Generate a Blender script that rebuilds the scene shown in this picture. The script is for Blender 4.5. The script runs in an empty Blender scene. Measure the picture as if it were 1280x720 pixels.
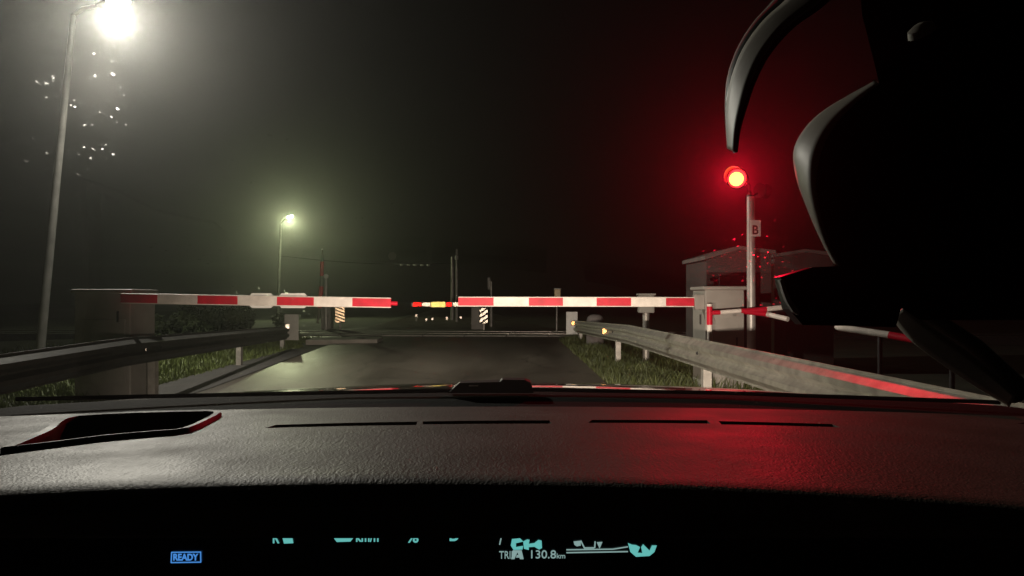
import bpy, bmesh, math, random
from mathutils import Vector, Matrix, noise
random.seed(7)
sc = bpy.context.scene
C = sc.collection

# ------------------------------------------------------------------ camera
EYE = 1.2                      # eye height in the car, metres
F = 930.0                      # focal length in pixels of a 1280 wide frame
HOR = 372.0                    # height of the horizon in that frame
cam_d = bpy.data.cameras.new('camera')
cam = bpy.data.objects.new('camera', cam_d); C.objects.link(cam)
cam.location = (0, 0, EYE); cam.rotation_euler = (math.pi/2, 0, 0)
cam_d.sensor_width = 36; cam_d.lens = 36*F/1280
cam_d.shift_y = (HOR-360)/1280
cam_d.clip_start = 0.02; cam_d.clip_end = 1500
sc.camera = cam

# ------------------------------------------------------------------ world, moonless night
w = bpy.data.worlds.new('World'); sc.world = w; w.use_nodes = True
nt = w.node_tree; nt.nodes.clear()
sky = nt.nodes.new('ShaderNodeTexSky'); sky.sky_type = 'NISHITA'; sky.sun_disc = False
sky.sun_elevation = math.radians(4); sky.sun_rotation = math.radians(200)
bg = nt.nodes.new('ShaderNodeBackground'); bg.inputs['Strength'].default_value = 0.00015
wo = nt.nodes.new('ShaderNodeOutputWorld')
nt.links.new(sky.outputs[0], bg.inputs[0]); nt.links.new(bg.outputs[0], wo.inputs[0])
sun_d = bpy.data.lights.new('sun', 'SUN'); sun_d.energy = 0.0015; sun_d.angle = math.radians(0.5)
sun_d.color = (1, .95, .88)
sun = bpy.data.objects.new('sun', sun_d); C.objects.link(sun)
sun.rotation_euler = (math.radians(60), 0, math.radians(-20))

sc.view_settings.view_transform = 'Standard'; sc.view_settings.look = 'None'
sc.view_settings.exposure = 0.0; sc.view_settings.gamma = 1.0; sc.view_settings.use_curve_mapping = False
sc.render.engine = 'CYCLES'
sc.cycles.use_denoising = True
try: sc.cycles.denoiser = 'OPENIMAGEDENOISE'
except Exception: pass
sc.cycles.max_bounces = 8; sc.cycles.diffuse_bounces = 2; sc.cycles.glossy_bounces = 5
sc.cycles.transmission_bounces = 2; sc.cycles.volume_bounces = 0; sc.cycles.transparent_max_bounces = 12
sc.cycles.sample_clamp_indirect = 12.0; sc.cycles.caustics_reflective = True
sc.cycles.use_adaptive_sampling = False

# lamp strengths, all in one place
P_NEAR, P_FAR, P_RED, P_HEAD = 2100.0, 1600.0, 340.0, 1950.0
HAZE_DENSITY, HAZE_G = 0.0027, 0.875

# ------------------------------------------------------------------ helpers
def at(px, py, Y):
    "a bearing from the driver's eye and a distance, as a point in metres"
    return Vector(((px-640)/F*Y, Y, EYE-(py-HOR)/F*Y))
def gx(px, Y): return (px-640)/F*Y
def hz(py, Y): return EYE-(py-HOR)/F*Y

MATS = {}
def mat(name, col, rough=.6, metal=0.0, spec=.5, var=0.0, vscale=6.0, bump=0.0, bscale=40.0, emit=None, estr=0.0, coat=0.0, detail=6):
    if name in MATS: return MATS[name]
    m = bpy.data.materials.new(name); m.use_nodes = True
    n = m.node_tree; p = n.nodes['Principled BSDF']
    p.inputs['Base Color'].default_value = (*col, 1); p.inputs['Roughness'].default_value = rough
    p.inputs['Metallic'].default_value = metal; p.inputs['Specular IOR Level'].default_value = spec
    p.inputs['Coat Weight'].default_value = coat
    tc = n.nodes.new('ShaderNodeTexCoord')
    if var > 0:
        t = n.nodes.new('ShaderNodeTexNoise'); t.inputs['Scale'].default_value = vscale; t.inputs['Detail'].default_value = detail
        r = n.nodes.new('ShaderNodeValToRGB')
        r.color_ramp.elements[0].position = .3; r.color_ramp.elements[1].position = .72
        r.color_ramp.elements[0].color = (*[c*(1-var) for c in col], 1); r.color_ramp.elements[1].color = (*[min(1, c*(1+var)) for c in col], 1)
        n.links.new(tc.outputs['Object'], t.inputs['Vector']); n.links.new(t.outputs['Fac'], r.inputs[0]); n.links.new(r.outputs[0], p.inputs['Base Color'])
    if bump > 0:
        t = n.nodes.new('ShaderNodeTexNoise'); t.inputs['Scale'].default_value = bscale; t.inputs['Detail'].default_value = 4
        b = n.nodes.new('ShaderNodeBump'); b.inputs['Strength'].default_value = bump; b.inputs['Distance'].default_value = .01
        n.links.new(tc.outputs['Object'], t.inputs['Vector']); n.links.new(t.outputs['Fac'], b.inputs['Height']); n.links.new(b.outputs[0], p.inputs['Normal'])
    if emit:
        p.inputs['Emission Color'].default_value = (*emit, 1); p.inputs['Emission Strength'].default_value = estr
    MATS[name] = m
    return m

class MB:
    def __init__(s): s.bm = bmesh.new()
    def box(s, c, size, rot=None, bevel=0.0):
        r = bmesh.ops.create_cube(s.bm, size=1.0); vs = r['verts']
        M = Matrix.Translation(Vector(c)) @ (rot.to_4x4() if rot else Matrix.Identity(4)) @ Matrix.Diagonal((*size, 1))
        bmesh.ops.transform(s.bm, matrix=M, verts=vs)
        if bevel > 0:
            es = list({e for v in vs for e in v.link_edges})
            bmesh.ops.bevel(s.bm, geom=es, offset=bevel, segments=2, affect='EDGES', profile=.5)
        return s
    def tube(s, pts, rad, seg=12, cap=True):
        pts = [Vector(p) for p in pts]
        if not isinstance(rad, (list, tuple)): rad = [rad]*len(pts)
        rings = []
        up0 = None
        for i, p in enumerate(pts):
            a = pts[max(i-1, 0)]; b = pts[min(i+1, len(pts)-1)]
            t = (b-a).normalized()
            if up0 is None: up0 = Vector((0, 0, 1)) if abs(t.z) < .9 else Vector((0, 1, 0))
            u = t.cross(up0).normalized(); v = u.cross(t).normalized(); up0 = v
            rings.append([s.bm.verts.new(p + rad[i]*(math.cos(2*math.pi*k/seg)*u + math.sin(2*math.pi*k/seg)*v)) for k in range(seg)])
        for i in range(len(rings)-1):
            for k in range(seg):
                s.bm.faces.new((rings[i][k], rings[i][(k+1) % seg], rings[i+1][(k+1) % seg], rings[i+1][k]))
        if cap: s.bm.faces.new(rings[0][::-1]); s.bm.faces.new(rings[-1])
        return s
    def prism(s, poly, d, axis='y', at0=0.0):
        "poly in (x,z) extruded along y by d (axis y), or in (x,y) along z (axis z)"
        f = (lambda p, h: (p[0], at0+h, p[1])) if axis == 'y' else (lambda p, h: (p[0], p[1], at0+h))
        a = [s.bm.verts.new(f(p, 0)) for p in poly]; b = [s.bm.verts.new(f(p, d)) for p in poly]
        n = len(poly)
        s.bm.faces.new(a); s.bm.faces.new(b[::-1])
        for i in range(n): s.bm.faces.new((a[i], b[i], b[(i+1) % n], a[(i+1) % n]))
        return s
    def lathe(s, prof, origin, axis=(0, 0, 1), seg=32):
        q = Vector((0, 0, 1)).rotation_difference(Vector(axis).normalized()).to_matrix()
        rings = [[s.bm.verts.new(Vector(origin) + q @ Vector((r*math.cos(2*math.pi*k/seg), r*math.sin(2*math.pi*k/seg), h))) for k in range(seg)] for r, h in prof]
        for i in range(len(rings)-1):
            for k in range(seg): s.bm.faces.new((rings[i][k], rings[i][(k+1) % seg], rings[i+1][(k+1) % seg], rings[i+1][k]))
        s.bm.faces.new(rings[0][::-1]); s.bm.faces.new(rings[-1])
        return s
    def sweep(s, prof, path):
        "closed profile (offset along the horizontal normal, height) along a path of points"
        rings = []
        for i, p in enumerate(path):
            a = Vector(path[max(i-1, 0)]); b = Vector(path[min(i+1, len(path)-1)])
            t = (b-a); t.z = 0; t.normalize(); nrm = Vector((-t.y, t.x, 0))
            rings.append([s.bm.verts.new(Vector(p)+nrm*o+Vector((0, 0, h))) for o, h in prof])
        n = len(prof)
        for i in range(len(rings)-1):
            for k in range(n): s.bm.faces.new((rings[i][k], rings[i][(k+1) % n], rings[i+1][(k+1) % n], rings[i+1][k]))
        s.bm.faces.new(rings[0][::-1]); s.bm.faces.new(rings[-1])
        return s
    def build(s, name, m, parent=None, smooth=False, label=None):
        bmesh.ops.recalc_face_normals(s.bm, faces=s.bm.faces[:])
        me = bpy.data.meshes.new(name); s.bm.to_mesh(me); s.bm.free()
        if m: me.materials.append(m)
        if smooth:
            me.polygons.foreach_set('use_smooth', [True]*len(me.polygons)); me.set_sharp_from_angle(angle=math.radians(40))
        o = bpy.data.objects.new(name, me); C.objects.link(o)
        if parent:
            o.parent = parent
            o.matrix_parent_inverse = Matrix.Translation(-parent.location)
        if label: o['label'] = label
        return o

def tag(o, label=None, cat=None, group=None, kind=None):
    if label: o['label'] = label
    if cat: o['category'] = cat
    if group: o['group'] = group
    if kind: o['kind'] = kind
    return o
def thing(name, loc, label, cat, group=None):
    o = bpy.data.objects.new(name, None); C.objects.link(o); o.location = loc; o.empty_display_size = .1
    return tag(o, label, cat, group)
def mesh_obj(name, verts, faces, m, parent=None):
    me = bpy.data.meshes.new(name); me.from_pydata(verts, [], faces); me.materials.append(m)
    o = bpy.data.objects.new(name, me); C.objects.link(o)
    if parent:
        o.parent = parent; o.matrix_parent_inverse = Matrix.Translation(-parent.location)
    return o
def text_obj(name, s, size, m, center, parent, shear=0.0, depth=.0004, width=None, sx=1.0, bold=0.0):
    "flat lettering standing upright and facing the driver; centre of its left baseline at the given point"
    cu = bpy.data.curves.new(name, 'FONT'); cu.body = s; cu.size = size; cu.shear = shear; cu.extrude = depth; cu.offset = bold
    t = bpy.data.objects.new('tmp', cu); C.objects.link(t)
    dg = bpy.context.evaluated_depsgraph_get()
    me = bpy.data.meshes.new_from_object(t.evaluated_get(dg)); bpy.data.objects.remove(t); bpy.data.curves.remove(cu)
    xs = [v.co.x for v in me.vertices]
    if width: sx = width/(max(xs)-min(xs))
    x0 = min(xs)
    for v in me.vertices:
        x, y, z = v.co; v.co = ((x-x0)*sx+center[0], center[1]-z, y+center[2])
    me.materials.clear(); me.materials.append(m); me.name = name
    o = bpy.data.objects.new(name, me); C.objects.link(o)
    if parent:
        o.parent = parent; o.matrix_parent_inverse = Matrix.Translation(-parent.location)
    return o

def corner_cubes(inside, x0, x1, z0, z1, y, s):
    "retroreflective sheet: corner-cube pits in the plane y, open towards -y"
    vs, fs = [], []; h = s*math.sqrt(3)/2; dep = s/math.sqrt(6)
    r = 0; z = z0
    while z < z1:
        x = x0 - s + (s/2 if r % 2 else 0)
        while x < x1:
            for tri in (((x, z), (x+s, z), (x+s/2, z+h)), ((x+s, z), (x+1.5*s, z+h), (x+s/2, z+h))):
                cx = sum(p[0] for p in tri)/3; cz = sum(p[1] for p in tri)/3
                if inside(cx, cz):
                    k = len(vs); vs += [(p[0], y, p[1]) for p in tri]+[(cx, y+dep, cz)]
                    fs += [(k, k+1, k+3), (k+1, k+2, k+3), (k+2, k, k+3)]
            x += s
        z += h; r += 1
    return vs, fs

# ------------------------------------------------------------------ materials
white_paint = mat('boom white paint', (.74, .68, .61), .5, var=.16, vscale=7, detail=9)
red_paint = mat('boom red paint', (.58, .006, .028), .5, var=.22, vscale=7, spec=.3, detail=9)
galv = mat('galvanised steel', (.42, .40, .35), .42, metal=.75, var=.25, vscale=9, bump=.12, bscale=60)
galv_post = mat('galvanised post', (.40, .38, .34), .5, metal=.5, var=.2, vscale=10)
cab_grey = mat('cabinet grey paint', (.28, .265, .235), .55, var=.12, vscale=4)
hut_grey = mat('relay hut render', (.055, .049, .045), .8, var=.2, vscale=3, bump=.3, bscale=30)
hut_roof = mat('relay hut roof', (.13, .12, .11), .8, var=.2, vscale=5)
black_rub = mat('black rubber', (.012, .012, .012), .6)
dark_metal = mat('dark metal', (.05, .05, .05), .5, metal=.6, var=.2)
sign_white = mat('sign white', (.75, .74, .70), .5, var=.06)
sign_black = mat('sign black', (.01, .01, .01), .5)
pole_grey = mat('pole grey', (.45, .43, .40), .45, metal=.4, var=.2, vscale=5)
retro = mat('retro white', (.98, .95, .90), .13, metal=1.0)
retro_r = mat('retro red', (.97, .26, .24), .15, metal=1.0)
retro_y = mat('retro yellow', (.97, .92, .62), .15, metal=1.0)
retro_o = mat('retro orange', (.97, .76, .55), .15, metal=1.0)
concrete = mat('concrete', (.26, .25, .225), .85, var=.25, vscale=4, bump=.3, bscale=30)
steel_rail = mat('rail steel', (.30, .27, .25), .35, metal=.9, var=.2, vscale=6)
ballast_m = mat('ballast', (.10, .09, .08), .95, var=.5, vscale=14, bump=1, bscale=14)

def asphalt():
    m = mat('asphalt', (.055, .052, .048), .58, var=.0)
    n = m.node_tree; p = n.nodes['Principled BSDF']
    tc = n.nodes.new('ShaderNodeTexCoord')
    a = n.nodes.new('ShaderNodeTexNoise'); a.inputs['Scale'].default_value = .55; a.inputs['Detail'].default_value = 8
    b = n.nodes.new('ShaderNodeTexNoise'); b.inputs['Scale'].default_value = 120; b.inputs['Detail'].default_value = 3
    mp = n.nodes.new('ShaderNodeMapping'); mp.inputs['Scale'].default_value = (1.6, .35, 1)
    r = n.nodes.new('ShaderNodeValToRGB'); r.color_ramp.elements[0].position = .3; r.color_ramp.elements[1].position = .72
    r.color_ramp.elements[0].color = (.040, .033, .025, 1); r.color_ramp.elements[1].color = (.115, .096, .073, 1)
    cr = n.nodes.new('ShaderNodeTexVoronoi'); cr.feature = 'DISTANCE_TO_EDGE'; cr.inputs['Scale'].default_value = .55
    cd = n.nodes.new('ShaderNodeTexNoise'); cd.inputs['Scale'].default_value = 2.5; cd.inputs['Detail'].default_value = 6
    cm = n.nodes.new('ShaderNodeMix'); cm.data_type = 'VECTOR'; cm.inputs['Factor'].default_value = .25
    cs = n.nodes.new('ShaderNodeMapRange'); cs.inputs['From Min'].default_value = .0; cs.inputs['From Max'].default_value = .012; cs.inputs['To Min'].default_value = .35; cs.inputs['To Max'].default_value = 1
    cx_ = n.nodes.new('ShaderNodeMix'); cx_.data_type = 'RGBA'; cx_.blend_type = 'MULTIPLY'; cx_.inputs['Factor'].default_value = 1
    mr = n.nodes.new('ShaderNodeMapRange'); mr.inputs['From Min'].default_value = .3; mr.inputs['From Max'].default_value = .7
    mr.inputs['To Min'].default_value = .30; mr.inputs['To Max'].default_value = .55
    bp = n.nodes.new('ShaderNodeBump'); bp.inputs['Strength'].default_value = .55; bp.inputs['Distance'].default_value = .006
    L = n.links.new
    L(tc.outputs['Object'], mp.inputs[0]); L(mp.outputs[0], a.inputs['Vector']); L(tc.outputs['Object'], b.inputs['Vector'])
    L(tc.outputs['Object'], cd.inputs['Vector']); L(tc.outputs['Object'], cm.inputs[4]); L(cd.outputs['Color'], cm.inputs[5]); L(cm.outputs[1], cr.inputs['Vector']); L(cr.outputs['Distance'], cs.inputs[0])
    L(a.outputs['Fac'], r.inputs[0]); L(r.outputs[0], cx_.inputs[6]); L(cs.outputs[0], cx_.inputs[7]); L(cx_.outputs[2], p.inputs['Base Color']); L(a.outputs['Fac'], mr.inputs[0]); L(mr.outputs[0], p.inputs['Roughness'])
    L(b.outputs['Fac'], bp.inputs['Height']); L(bp.outputs[0], p.inputs['Normal'])
    return m
asph = asphalt()
path_m = mat('path asphalt', (.030, .027, .024), .95, var=.25, vscale=2.5, bump=.4, bscale=90)
soil = mat('field soil', (.030, .034, .018), .95, var=.5, vscale=1.2, bump=.6, bscale=12)

# ------------------------------------------------------------------ ground, road, crossing
def sheet(name, poly, z, m, res=None):
    mb = MB(); vs = [mb.bm.verts.new((x, y, z)) for x, y in poly]; mb.bm.faces.new(vs)
    o = mb.build(name, m); tag(o, kind='structure'); return o
g = MB()
N = 60
bmesh.ops.create_grid(g.bm, x_segments=N, y_segments=N, size=150)
for v in g.bm.verts:
    v.co.y += 60
    d = max(0, abs(v.co.x+1.5)-8)
    v.co.z = -.03 + (noise.noise(v.co*.06)*.5-.25)*min(1, d/15)
o = g.build('ground', soil, smooth=True); tag(o, kind='structure')
sheet('road', [(-3.6, -8), (1.35, -8), (1.32, 10.5), (1.40, 21.0), (2.6, 22.4), (2.6, 28), (1.3, 30), (-.5, 48), (-5, 90), (-9, 90), (-6.5, 48), (-6.0, 30), (-6.6, 28), (-6.4, 22), (-4.75, 20.6), (-4.57, 17.7), (-3.98, 9.9)], 0.0, asph)
sheet('path', [(-4.9, -8), (-3.62, -8), (-3.99, 9.9), (-4.56, 17.0), (-5.2, 17.4), (-4.95, 12), (-4.75, 9)], .006, path_m)
# the railway: ballast bed, rails, concrete deck panels in the crossing
tr_ang = math.radians(-4)
def trk(u, v):                                        # along / across the track
    return (-2+u*math.cos(tr_ang)-v*math.sin(tr_ang), 24.8+u*math.sin(tr_ang)+v*math.cos(tr_ang))
bed = MB()
for a, b in ((-70, -4.6), (4.7, 70)):
    pts = [trk(a, -2.0), trk(b, -2.0), trk(b, 2.0), trk(a, 2.0)]
    top = [trk(a, -1.5), trk(b, -1.5), trk(b, 1.5), trk(a, 1.5)]
    lo = [bed.bm.verts.new((x, y, -.2)) for x, y in pts]; hi = [bed.bm.verts.new((x, y, .02)) for x, y in top]
    bed.bm.faces.new(hi)
    for i in range(4): bed.bm.faces.new((lo[i], lo[(i+1) % 4], hi[(i+1) % 4], hi[i]))
tag(bed.build('track_bed', ballast_m), kind='structure')
rails = thing('railway_track', (*trk(0, 0), 0), 'pair of steel rails crossing the road beyond the near barriers', 'railway track')
for s in (-1, 1):
    mb = MB(); a = trk(-70, s*.7175); b = trk(70, s*.7175)
    mb.sweep([(-.035, -.1), (.035, -.1), (.035, .045), (-.035, .045)], [(*a, 0), (*b, 0)])
    mb.build('rail', steel_rail, rails)
deck = bpy.data.objects.new('crossing_deck', None); C.objects.link(deck); deck.location = (*trk(0, 0), 0); tag(deck, kind='structure')
for v, wv in ((-1.32, .95), (0, 1.22), (1.32, .95)):
    for i in range(7):
        u = -3.9+i*1.3
        x, y = trk(u, v)
        MB().box((x, y, .0), (1.27, wv, .08+random.uniform(-.006, .006)), Matrix.Rotation(tr_ang, 3, 'Z'), .008).build('panel', concrete, deck)
# raised concrete kerb island on the left before the track
isl = MB(); isl.prism([(-5.35, 19.3), (-3.55, 19.6), (-3.6, 20.7), (-5.45, 20.6)], .13, 'z', -.03)
tag(isl.build('kerb_island', mat('pale concrete', (.24, .22, .19), .85, var=.2, vscale=3)), kind='structure')

# grass on both verges
def grass(name, region, n, col, hmin, hmax, label):
    m = mat(name+' blades', col, .6, var=.45, vscale=3)
    vs, fs = [], []
    for i in range(n):
        x, y = region()
        h = random.uniform(hmin, hmax)*(.5+.9*abs(noise.noise(Vector((x*.9, y*.9, 0)))+.35)); a = random.uniform(0, 6.28)
        wd = random.uniform(.004, .009)+.0004*y; bx, by = random.uniform(-.6, .6)*h, random.uniform(-.6, .6)*h
        dx, dy = math.cos(a)*wd, math.sin(a)*wd
        k = len(vs); z = -.05
        vs += [(x-dx, y-dy, z), (x+dx, y+dy, z), (x+dx*.6+bx*.4, y+dy*.6+by*.4, z+h*.6), (x-dx*.6+bx*.4, y-dy*.6+by*.4, z+h*.6), (x+bx, y+by, z+h)]
        fs += [(k, k+1, k+2, k+3), (k+3, k+2, k+4)]
    o = mesh_obj(name, vs, fs, m); tag(o, label, 'grass', kind='stuff'); return o
def reg_l():
    while True:
        y = 3+random.random()**1.3*19; x = -4.7-(y-8)*.045-random.random()*6.5*(.4+.6*random.random())
        if not (y > 18.5 and x > -5.6): return x, y
def reg_r():
    while True:
        y = 4+random.random()*17; x = 1.34+random.random()**1.2*2.4
        return x, y
grass('left_verge_grass', reg_l, 60000, (.095, .125, .026), .06, .20, 'green lamplit grass on the left verge below the guardrail')
grass('right_verge_grass', reg_r, 30000, (.070, .088, .024), .06, .26, 'rough green grass along the right road edge under the guardrail')

# ------------------------------------------------------------------ guardrails
WB = [(0, 0), (.0, .02), (.055, .07), (.055, .11), (.012, .145), (.012, .165), (.055, .20), (.055, .24), (0, .29), (0, .31)]
def wprof(side): # closed, 4 mm thick W beam; side=+1 bulges left of the direction of travel
    return [(side*o, h) for o, h in WB]+[(side*(o-.006), h) for o, h in WB[::-1]]
def lerp_path(a, b, n): return [Vector(a).lerp(Vector(b), i/(n-1)) for i in range(n)]
def guardrail(name, path, side, posts, label, plate, reflectors, beam_m):
    t = thing(name, (path[0][0], path[0][1], 0), label, 'guardrail', 'steel guardrails along the road')
    MB().sweep(wprof(side), path).build('beam', beam_m, t, smooth=True)
    for (x, y, zt) in posts:
        mb = MB(); mb.box((x, y, zt/2-.1), (.055, .10, zt+.2)); mb.box((x+.03*side, y-.04, zt/2-.1), (.06, .012, zt+.196)); mb.build('post', galv_post, t)
        # bolt heads
        MB().lathe([(.018, 0), (.018, .012), (.006, .02)], (x-side*.075, y, zt-.13), (-side, 0, 0), 8).build('bolt', dark_metal, t)
    (px, py, pz, pw, ph, pm) = plate
    pl = MB().box((px, py, pz), (pw, .012, ph), None, .004).build('end_plate', pm, t)
    for (rx, ry, rz, m_) in reflectors:
        f = MB().box((rx, ry+.012, rz), (.10, .02, .12)).build('reflector', dark_metal, t)
        vs, fs = corner_cubes(lambda x, z: abs(x-rx) < .04 and abs(z-rz) < .05, rx-.05, rx+.05, rz-.06, rz+.06, ry-.004, .012)
        mesh_obj('lens', vs, fs, m_, f)
    return t
def rline(Y): return 2.0-.028*(Y-7.8)
def rz_top(Y): return .76 if Y < 12 else .76-.022*(Y-12)
rp = [(rline(Y), Y, rz_top(Y)-.31) for Y in (1.6, 3, 4.5, 6, 8, 10, 12, 14, 16, 18, 19.6)]
guardrail('guardrail', rp, 1, [(rline(Y)+.05, Y, rz_top(Y)-.02) for Y in (3.2, 7.9, 13.4, 19.0)],
          'galvanised guardrail on the right side, running from the bonnet towards the crossing',
          (gx(715, 19.7), 19.75, hz(404, 19.7), .30, .60, sign_white),
          [(gx(716.5, 19.4), 19.4, hz(404, 19.4), retro_o), (gx(756, 14.2), 14.2, hz(414, 14.2), retro_o)], galv)
def lline(Y): return -4.1-.1176*(Y-7.5)
def lz_top(Y): return .77 if Y < 8 else .77-.025*(Y-8)
lp = [(lline(Y), Y, lz_top(Y)-.31) for Y in (2.0, 4, 5.5, 7, 8, 10, 12, 14, 16, 17.4)]
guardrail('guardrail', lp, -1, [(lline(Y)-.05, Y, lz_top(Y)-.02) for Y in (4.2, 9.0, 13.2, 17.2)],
          'shade-coloured guardrail on the left side in front of the lamplit grass',
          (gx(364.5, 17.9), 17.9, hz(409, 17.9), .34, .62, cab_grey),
          [(gx(359, 17.2), 17.2, hz(408, 17.2), retro), (gx(181, 8.6), 8.55, hz(434, 8.6), retro)], mat('shaded rail steel', (.045, .043, .038), .55, metal=.4, var=.3, vscale=8, bump=.15, bscale=50))  # unlit face of the left rail put into a darker steel colour

# ------------------------------------------------------------------ barrier gates
def boom(t, xs, Y, zl, zr, h, first, m_red=red_paint, m_white=white_paint, dep=.05):
    "xs: band borders in metres from left to right; the beam droops from zl to zr"
    X0, X1 = xs[0], xs[-1]
    zf = lambda x: zl+(zr-zl)*(x-X0)/(X1-X0)
    ang = math.atan2(zr-zl, X1-X0); R = Matrix.Rotation(-ang, 3, 'Y')
    b = MB().box(((X0+X1)/2, Y, (zl+zr)/2), (X1-X0, dep, h), R, .006).build('boom', m_white, t)
    red = first
    for a, c in zip(xs[:-1], xs[1:]):
        if red:
            MB().box(((a+c)/2, Y, zf((a+c)/2)), (c-a, dep+.008, h*.82), R, .002).build('red_band', m_red, b)
        red = not red
    return b
def cabinet(t, x0, x1, y0, y1, ztop, slot_x=None):
    c = MB().box(((x0+x1)/2, (y0+y1)/2, ztop/2-.05), (x1-x0, y1-y0, ztop+.1), None, .012).build('cabinet', cab_grey, t)
    MB().box(((x0+x1)/2, (y0+y1)/2, ztop+.02), (x1-x0+.06, y1-y0+.06, .045), None, .012).build('lid', cab_grey, c)
    MB().box(((x0+x1)/2, y0-.006, ztop*.45), (x1-x0-.12, .012, ztop*.6), None, .003).build('door', cab_grey, c)
    MB().box((x1-.10, y0-.018, ztop*.5), (.018, .02, .10), None, .003).build('handle', dark_metal, c)
    if slot_x is not None: MB().box((slot_x, (y0+y1)/2-.1, ztop-.38), (.012, .05, .13), None, .002).build('slot', sign_black, c)
    return c
YR = 9.45
RG = thing('barrier_gate', (2.6, 9.6, 0), 'red and white barrier lowered from the right, pivoting on the cabinet beside the guardrail', 'barrier', 'barrier gates at the crossing')
cabinet(RG, 2.43, 2.92, 9.35, 10.0, 1.30, 2.424)
xs = [gx(p, YR) for p in (573, 617, 661, 703.5, 745.5, 788.5, 832, 868)]
bR = boom(RG, xs, YR, hz(377, YR), hz(377.5, YR), .125, True)
MB().box((xs[-1]+.06, YR-.0, hz(377.5, YR)), (.14, .12, .19), None, .01).build('pivot_bracket', cab_grey, RG)
# hinge post with red and white bands, and the forked counterweight arms
Yp = 9.15
px_ = gx(887, Yp)
hp = MB().tube([(px_, Yp, .0), (px_, Yp, hz(380, Yp))], .032, 14).build('hinge_post', white_paint, RG, smooth=True)
MB().tube([(px_, Yp, hz(406, Yp)), (px_, Yp, hz(383, Yp))], .036, 14).build('red_band', red_paint, hp, smooth=True)
def striped(name, t, pts, r, cols):
    "a pipe whose pieces alternate in colour"
    b = None
    for (a, c), col in zip(zip(pts[:-1], pts[1:]), cols):
        o = MB().tube([a, c], r if col else r+.0015, 14).build(name if b is None else ('red_band' if not col else 'white_band'), red_paint if not col else white_paint, t if b is None else b, smooth=True)
        if b is None: b = o
    return b
Yk = 9.05
striped('counterweight_arm', RG, [at(890, 391, Yk), at(900, 390.5, Yk), at(926, 388.5, Yk), at(932, 388.3, Yk)], .026, [0, 1, 0])
striped('fork_arm', RG, [at(930, 389, Yk), at(958, 386.5, Yk), at(980, 384, Yk)], .030, [0, 1])
striped('fork_arm', RG, [at(930, 389.5, Yk), at(958, 392.5, Yk), at(985, 399, Yk-.25)], .030, [0, 1])
MB().prism([(gx(893, Yk), hz(393, Yk)), (gx(918, Yk), hz(391.5, Yk)), (gx(917, Yk), hz(396, Yk)), (gx(895, Yk), hz(401, Yk))], .03, 'y', Yk+.04).build('gusset_plate', cab_grey, RG)

YL = 8.6
LG = thing('barrier_gate', (-4.6, 8.7, 0), 'red and white barrier lowered from the left, with two rounded plates on its back', 'barrier', 'barrier gates at the crossing')
cabinet(LG, gx(96, 8.8), gx(166, 8.8), 8.75, 9.35, hz(366, 8.8), None)
MB().box((gx(145, 8.7), 8.735, hz(396, 8.7)), (.02, .012, .13)).build('slot', sign_black, LG)
xs = [gx(p, YL) for p in (152, 198, 248, 298, 347, 393, 441, 489)]
bL = boom(LG, xs, YL, hz(373, YL), hz(378.5, YL), .118, True)
MB().tube([at(489, 379, YL), at(497, 379.5, YL)], .025, 12).build('tip', red_paint, LG, smooth=True)
for a, b in ((311, 345), (348, 387)):
    q = [gx(a, 8.7), gx(b, 8.7)]; z0, z1 = hz(385, 8.7), hz(366.5, 8.7); c = .05
    MB().prism([(q[0]+c, z0), (q[1]-c, z0), (q[1], z0+c), (q[1], z1-c), (q[1]-c, z1), (q[0]+c, z1), (q[0], z1-c), (q[0], z0+c)], .02, 'y', 8.66).build('rounded_plate', sign_white, LG)

# barrier beyond the track, arm lowered towards the left
YF = 28.0
FG = thing('barrier_gate', (gx(596, YF), YF, 0), 'small distant lowered barrier beyond the track, red, white and yellow bands', 'barrier', 'barrier gates at the crossing')
zf = hz(380.5, YF)
MB().box((gx(551, YF), YF+.04, zf), (gx(590, YF)-gx(516, YF), .05, .13)).build('boom', white_paint, FG)
for a, b, m_, hh in ((516, 526.5, retro_r, .15), (527.5, 537.5, retro, .14), (538.5, 556.5, retro_y, .20), (557.5, 565, retro_r, .15), (566, 576, retro, .14), (577, 586, retro_r, .15)):
    x0, x1 = gx(a, YF), gx(b, YF)
    vs, fs = corner_cubes(lambda x, z: x0 < x < x1 and abs(z-zf) < hh/2, x0, x1, zf-hh/2, zf+hh/2, YF, .02)
    mesh_obj('reflective_band', vs, fs, m_, FG)
cabinet(FG, gx(589, YF), gx(604, YF), YF+.1, YF+.5, hz(384, YF))
# raised barrier on the far left
YU = 29.0
UG = thing('barrier_gate', (gx(404, YU), YU, 0), 'raised red and white barrier standing upright on the far left', 'barrier', 'barrier gates at the crossing')
cabinet(UG, gx(402, YU), gx(414, YU), YU-.1, YU+.4, hz(380, YU))
pts = [at(397, 404, YU-.2), at(399.5, 385, YU-.2), at(401, 372, YU-.2), at(401.8, 358, YU-.2), at(402.3, 345, YU-.2), at(402.6, 327, YU-.2), at(402.8, 312, YU-.2)]
ub = MB().tube(pts, [.05, .05, .08, .08, .065, .06, .02], 12).build('boom', mat('dull boom paint', (.16, .14, .11), .6), UG, smooth=True)
for i, j, r in ((1, 3, .088), (4, 5, .072)):
    MB().tube([pts[i], pts[j]], r, 14).build('red_band', red_paint, ub, smooth=True)
MB().tube([at(402.8, 312, YU-.2), at(402.8, 311, YU-.2)], .035, 10).build('tip', sign_white, ub, smooth=True)
UP = thing('signal_post', (gx(407.5, 27.5), 27.5, 0), 'thin pale post with a knob standing right of the raised barrier', 'post')
MB().tube([(gx(407.5, 27.5), 27.5, -.1), at(407.5, 348, 27.5)], .05, 10).build('pole', pole_grey, UP, smooth=True)
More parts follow.
